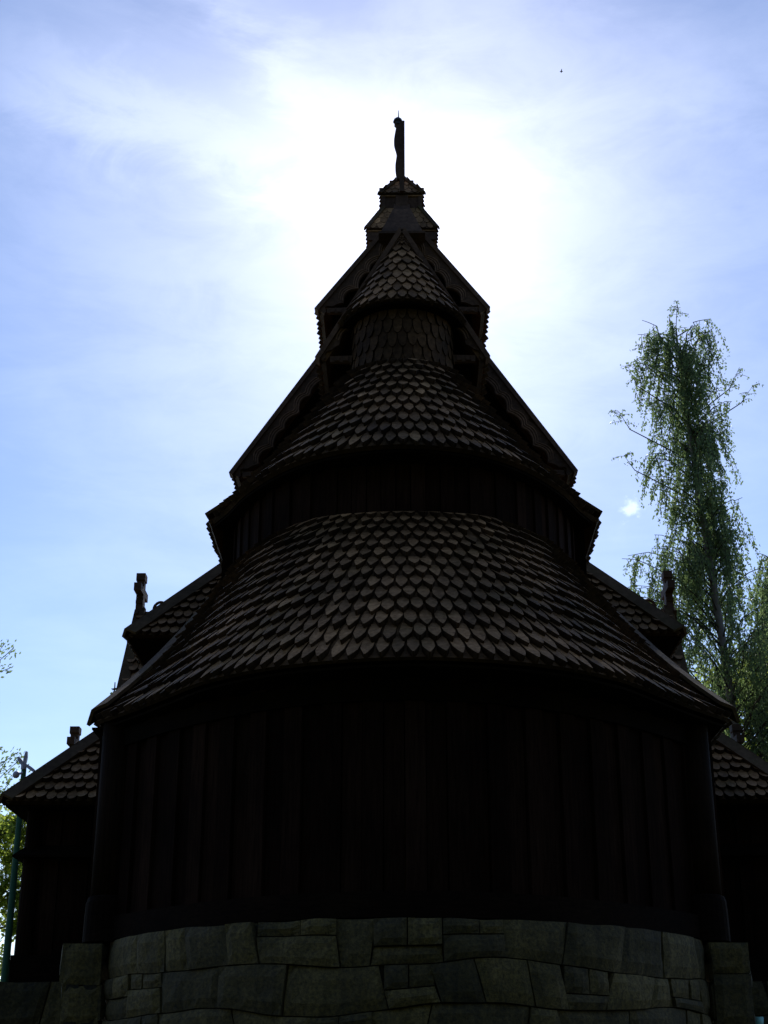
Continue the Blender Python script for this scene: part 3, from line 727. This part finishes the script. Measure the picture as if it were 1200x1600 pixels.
# trees on the left
def lx(px, y, zpx): pass
cl = [(-11.6+rnd.uniform(-1.6, 1.0), 30+rnd.uniform(-1.2, 1.2), EYE+rnd.uniform(5.6, 10.2), rnd.uniform(.6, 1.0)) for _ in range(16)]
broadleaf('leafy_tree', 'tree at the left edge of the photo whose twig tips reach in against the sky', (-11.7, 30, gz(-11.7, 30)), (-11.6, 30, 11.0), cl, 22, .09, 120, mat='birch_leaf',
          tips=[[(-10.6, 30, 10.0), (-9.4, 30, 10.3), (-8.6, 30, 10.45), (-8.3, 30, 10.75)], [(-9.4, 30, 10.3), (-8.75, 30, 10.15), (-8.35, 30, 10.3)], [(-9.3, 30, 10.3), (-8.7, 30, 10.55), (-8.5, 30, 10.85)], [(-10.4, 30, 9.2), (-9.2, 30, 9.6), (-8.62, 30, 9.62)],
                [(-10.4, 30, 8.9), (-9.2, 30, 8.95), (-8.6, 30, 9.05)], [(-10.3, 30, 7.6), (-9.2, 30, 8.0), (-8.6, 30, 8.3), (-8.35, 30, 8.6)], [(-9.4, 30, 7.6), (-8.8, 30, 7.8), (-8.3, 30, 8.25)], [(-9.6, 30, 7.3), (-8.9, 30, 7.4), (-8.45, 30, 7.8)],
                [(-9.8, 30.2, 7.2), (-8.5, 30.2, 7.5), (-8.0, 30.2, 7.9)], [(-9.2, 30.2, 7.8), (-8.4, 30.2, 8.0), (-7.95, 30.2, 8.45)], [(-9.2, 30.2, 7.4), (-8.5, 30.2, 7.4), (-8.0, 30.2, 7.5)], [(-9.0, 30.2, 8.2), (-8.4, 30.2, 8.3), (-8.05, 30.2, 8.55)], [(-8.9, 30.3, 7.6), (-8.3, 30.3, 7.75), (-8.1, 30.3, 8.15)], [(-9.8, 30.1, 6.6), (-8.9, 30.1, 6.8), (-8.35, 30.1, 7.1)], [(-9.6, 29.9, 8.1), (-8.9, 29.9, 8.3), (-8.6, 29.9, 8.55)]])
cl = [(-9.7+rnd.uniform(-1.7, 1.35), 33.5+rnd.uniform(-1.0, 1.0), EYE+rnd.uniform(1.2, 6.2), rnd.uniform(.5, .95)) for _ in range(34)]
broadleaf('leafy_tree', 'bright sunlit green tree behind the green mast on the left', (-10.2, 33.5, gz(-10, 33.5)), (-10.2, 33.5, 7.2), cl, 23, .11, 200)
def envC(z):
    return (max(.22, min(1.0, (12.75-z)*.45)),)*2
birch('birch_tree', 'distant treetop peeping out beside the left portal gable', (-8.1, 40, gz(-8, 40)), [(-8.1, 40, gz(-8, 40)-.1), (-8.05, 40, 7), (-8.12, 40, 12.75)], envC, (6.0, 12.75), 31, 30, size=.10, gap=.04, strands=3, slen=(.3, .9))

# ------------------------------------------------------------------ mast, marker post, bird
mx, my = -6.80, 26.0; g0 = gz(mx, my)
mast = empty('mast', (mx, my, g0)); tag(mast, 'slender green metal mast with small pale paddle heads on top, beside the left gallery roof', 'mast')
mb = MB(); mb.tube([(mx, my, g0-.1), (mx, my, g0+.4), (mx, my, 7.35)], [.078, .07, .045], 14); mb.tube([(mx, my, g0-.02), (mx, my, g0+.06)], .14, 16); mb.build('pole', M['green_paint'], mast)
def paddle(a, b, w, t=.03):
    mb = MB(); a, b = V(a), V(b); n = 8; d = (b-a).normalized(); s = d.cross(V((0, 1, 0))).normalized()
    for k in range(n):
        f0, f1 = k/n, (k+1)/n; h = lambda f: w*(.35+.65*math.sin(math.pi*min(1, f*.8+.15)))
        p, q = a.lerp(b, f0), a.lerp(b, f1)
        mb.hexa([p-s*h(f0)+V((0,-t,0)), p+s*h(f0)+V((0,-t,0)), p+s*h(f0)+V((0,t,0)), p-s*h(f0)+V((0,t,0))], [q-s*h(f1)+V((0,-t,0)), q+s*h(f1)+V((0,-t,0)), q+s*h(f1)+V((0,t,0)), q-s*h(f1)+V((0,t,0))])
    return mb.build('paddle', M['pale_paint'], mast)
paddle((mx+.01, my-.03, 7.36), (mx+.03, my-.03, 7.60), .032)
paddle((mx-.02, my-.03, 7.36), (mx-.11, my-.03, 7.50), .036)
paddle((mx+.03, my-.03, 7.36), (mx+.24, my-.03, 7.22), .030)
mb = MB(); mb.tube([(mx, my-.03, 7.37), (mx, my-.03, 7.28)], [.05, .05], 10); mb.tube([(mx, my-.05, 7.22), (mx-.07, my-.05, 7.19)], [.018, .02], 6); mb.build('hub', M['pale_paint'], mast)
mb = MB(); mb.tube([(mx-.06, my-.05, 7.19), (mx-.08, my-.05, 7.19), (mx-.12, my-.05, 7.18), (mx-.16, my-.05, 7.17), (mx-.175, my-.05, 7.17)], [.03, .055, .068, .05, .02], 12); mb.build('lamp_head', M['pale_paint'], mast, smooth=True)

px_, py_ = 4.66, 20.6; g0 = gz(px_, py_)
post = empty('marker_post', (px_, py_, g0)); tag(post, 'small garden post with a pale turquoise cup, beside the right stone pier', 'post')
mb = MB(); mb.tube([(px_, py_, g0-.1), (px_, py_, 2.62)], [.03, .025], 10); mb.build('stake', M['iron'], post)
mb = MB(); mb.tube([(px_, py_, z) for z in (2.60, 2.63, 2.72, 2.79, 2.80, 2.78)], [.02, .045, .055, .062, .058, .05], 16); mb.build('cup', M['turquoise'], post, smooth=True)

b0 = V((8.0, 60.0, 49.6)); BS = .6
mb = MB(); mb.tube([b0+V((x, 0, z))*BS for x, z in ((-.12, 0), (-.09, .01), (0, .02), (.08, .01), (.13, 0))], [.006, .02, .03, .02, .006], 8)
bird = mb.build('bird', M['bird'], origin=b0); tag(bird, 'tiny dark bird gliding high in the upper right sky', 'bird'); bird['_o'] = tuple(b0)
for s in (-1, 1):
    mb = MB(); mb.hexa([b0+V(q)*BS for q in ((-.04, s*.03, .02), (.05, s*.03, .02), (.05, s*.03, .03), (-.04, s*.03, .03))], [b0+V(q)*BS for q in ((-.01, s*.26, .07), (.03, s*.26, .07), (.03, s*.26, .075), (-.01, s*.26, .075))])
    mb.build('wing', M['bird'], bird)
for o in list(bpy.data.objects):
    if '_o' in o: del o['_o']

# ------------------------------------------------------------------ light, sky, camera
SUN_EL, SUN_AZ = R(33.3), R(0.6)           # azimuth measured from +Y towards +X
sd = V((math.sin(SUN_AZ)*math.cos(SUN_EL), math.cos(SUN_AZ)*math.cos(SUN_EL), math.sin(SUN_EL)))
sl = bpy.data.lights.new('sun', 'SUN'); sl.energy = 4.0; sl.angle = R(.53); sl.color = (1, .95, .87)
so = bpy.data.objects.new('sun', sl); so.rotation_euler = sd.to_track_quat('Z', 'Y').to_euler(); so.location = sd*80; col.objects.link(so)

w = bpy.data.worlds.new('World'); scene.world = w; w.use_nodes = True; nt = w.node_tree; L = nt.links
bg = nt.nodes['Background']
sky = nd(nt, 'ShaderNodeTexSky', sky_type='NISHITA'); sky.sun_disc = False; sky.sun_elevation = SUN_EL; sky.sun_rotation = SUN_AZ
sky.air_density = 1.0; sky.dust_density = .1; sky.ozone_density = 2.5
tc = nd(nt, 'ShaderNodeTexCoord'); G = tc.outputs['Generated']
def math_(op, a, b=None, clamp=False):
    n = nd(nt, 'ShaderNodeMath', operation=op, use_clamp=clamp)
    for i, x in enumerate((a, b)):
        if x is None: continue
        if isinstance(x, (int, float)): n.inputs[i].default_value = x
        else: L.new(x, n.inputs[i])
    return n.outputs[0]
def wnoise(scale, rot, stretch, detail=6.0, rough=.55, dist=.0, loc=(0, 0, 0)):
    mp = nd(nt, 'ShaderNodeMapping'); mp.inputs['Rotation'].default_value = rot; mp.inputs['Scale'].default_value = stretch; mp.inputs['Location'].default_value = loc
    L.new(G, mp.inputs[0]); n = nd(nt, 'ShaderNodeTexNoise', i_Scale=float(scale), i_Detail=detail, i_Roughness=rough, i_Distortion=dist); L.new(mp.outputs[0], n.inputs['Vector']); return n.outputs[0]
def mrange(x, a, b, c=0., d=1., smooth=True):
    m = nd(nt, 'ShaderNodeMapRange'); m.interpolation_type = 'SMOOTHSTEP' if smooth else 'LINEAR'
    for i, q in zip((1, 2, 3, 4), (a, b, c, d)): m.inputs[i].default_value = q
    L.new(x, m.inputs[0]); return m.outputs[0]
dp = nd(nt, 'ShaderNodeVectorMath', operation='DOT_PRODUCT'); L.new(G, dp.inputs[0]); dp.inputs[1].default_value = sd
ang = math_('ARCCOSINE', math_('MINIMUM', dp.outputs['Value'], .99999))      # angle from the sun, radians
n1 = wnoise(2.6, (0, .5, .4), (1, 1, 1.5), 4, .5, .2); n2 = wnoise(6, (0, -.75, .25), (1, 1, 3.2), 9, .6, .5); n4 = wnoise(14, (0, -.75, .25), (1, 1, 2.2), 8, .65, .6, (3, 1, 2))
veil = math_('ADD', math_('ADD', math_('MULTIPLY', n1, .5), math_('MULTIPLY', n2, .36)), math_('MULTIPLY', n4, .14))
veil = mrange(veil, .40, .63)              # thin cirrus
ang2 = math_('ADD', ang, math_('ADD', math_('MULTIPLY', math_('SUBTRACT', n1, .5), .25), math_('MULTIPLY', math_('SUBTRACT', n2, .5), .20)))
near = math_('EXPONENT', math_('MULTIPLY', ang2, -1/.074))
wide = math_('EXPONENT', math_('MULTIPLY', ang, -1/.26))
# light scattered by the thin cloud: strongest round the sun behind it
lum = math_('ADD', math_('MULTIPLY', near, math_('ADD', math_('MULTIPLY', veil, 7.0), 5.0)), math_('MULTIPLY', math_('ADD', math_('MULTIPLY', veil, 2.0), .1), math_('ADD', wide, .06)))
def band(d, wd, n_, amp):
    """a streak of cirrus running out from the sun towards direction d"""
    d = V(d).normalized(); nv = sd.cross(d).normalized(); al = nv.cross(sd).normalized()
    if al.dot(d) < 0: al = -al
    q = nd(nt, 'ShaderNodeVectorMath', operation='DOT_PRODUCT'); L.new(G, q.inputs[0]); q.inputs[1].default_value = nv
    r = nd(nt, 'ShaderNodeVectorMath', operation='DOT_PRODUCT'); L.new(G, r.inputs[0]); r.inputs[1].default_value = al
    off = math_('ADD', q.outputs['Value'], math_('MULTIPLY', math_('SUBTRACT', n_, .5), .10))
    prof = math_('EXPONENT', math_('MULTIPLY', math_('POWER', math_('ABSOLUTE', math_('DIVIDE', off, wd)), 2.0), -1.0))
    side = math_('MULTIPLY', mrange(r.outputs['Value'], .02, .10), mrange(r.outputs['Value'], .20, .34, 1., 0.))
    return math_('MULTIPLY', math_('MULTIPLY', prof, side), math_('MULTIPLY', mrange(n2, .36, .62, .35, 1.), amp))
lum = math_('ADD', lum, band((-.2305, .7606, .6069), .028, n4, 1.3)); lum = math_('ADD', lum, band((-.0811, .7649, .6390), .022, n4, 1.2)); lum = math_('ADD', lum, band((.20, .78, .59), .035, n1, .5))
# the little puff of cloud left of the birch
cd = V((.1521, .9159, .3715)).normalized()
pd = nd(nt, 'ShaderNodeVectorMath', operation='DISTANCE'); L.new(G, pd.inputs[0]); pd.inputs[1].default_value = cd
n3 = wnoise(95, (0, 0, 0), (1, 1, 1.3), 5, .6, .3)
puff = mrange(math_('ADD', pd.outputs['Value'], math_('MULTIPLY', math_('SUBTRACT', n3, .5), .030)), .000, .0090, .8, 0.)
lum = math_('ADD', lum, math_('MULTIPLY', puff, 3.0))
cc = nd(nt, 'ShaderNodeCombineColor'); L.new(lum, cc.inputs[0]); L.new(math_('MULTIPLY', lum, .985), cc.inputs[1]); L.new(math_('MULTIPLY', lum, 1.0), cc.inputs[2])
hs = nd(nt, 'ShaderNodeHueSaturation', i_Saturation=1.14, i_Value=1.0); L.new(mixc(nt, sky.outputs[0], (1.10, .99, 1.0), 1.0, 'MULTIPLY'), hs.inputs['Color'])
skyc = mixc(nt, hs.outputs[0], cc.outputs[0], 1.0, 'ADD')
L.new(skyc, bg.inputs[0]); bg.inputs[1].default_value = .148

cam = bpy.data.cameras.new('camera'); co = bpy.data.objects.new('camera', cam); col.objects.link(co)
co.location = (0, 0, EYE); co.rotation_euler = (R(90+22), 0, .0142); cam.sensor_fit = 'AUTO'; cam.sensor_width = 36; cam.lens = 51.75
cam.clip_start = .1; cam.clip_end = 2000
scene.camera = co
vs = scene.view_settings; vs.view_transform = 'Standard'; vs.look = 'None'; vs.exposure = 0; vs.gamma = 1
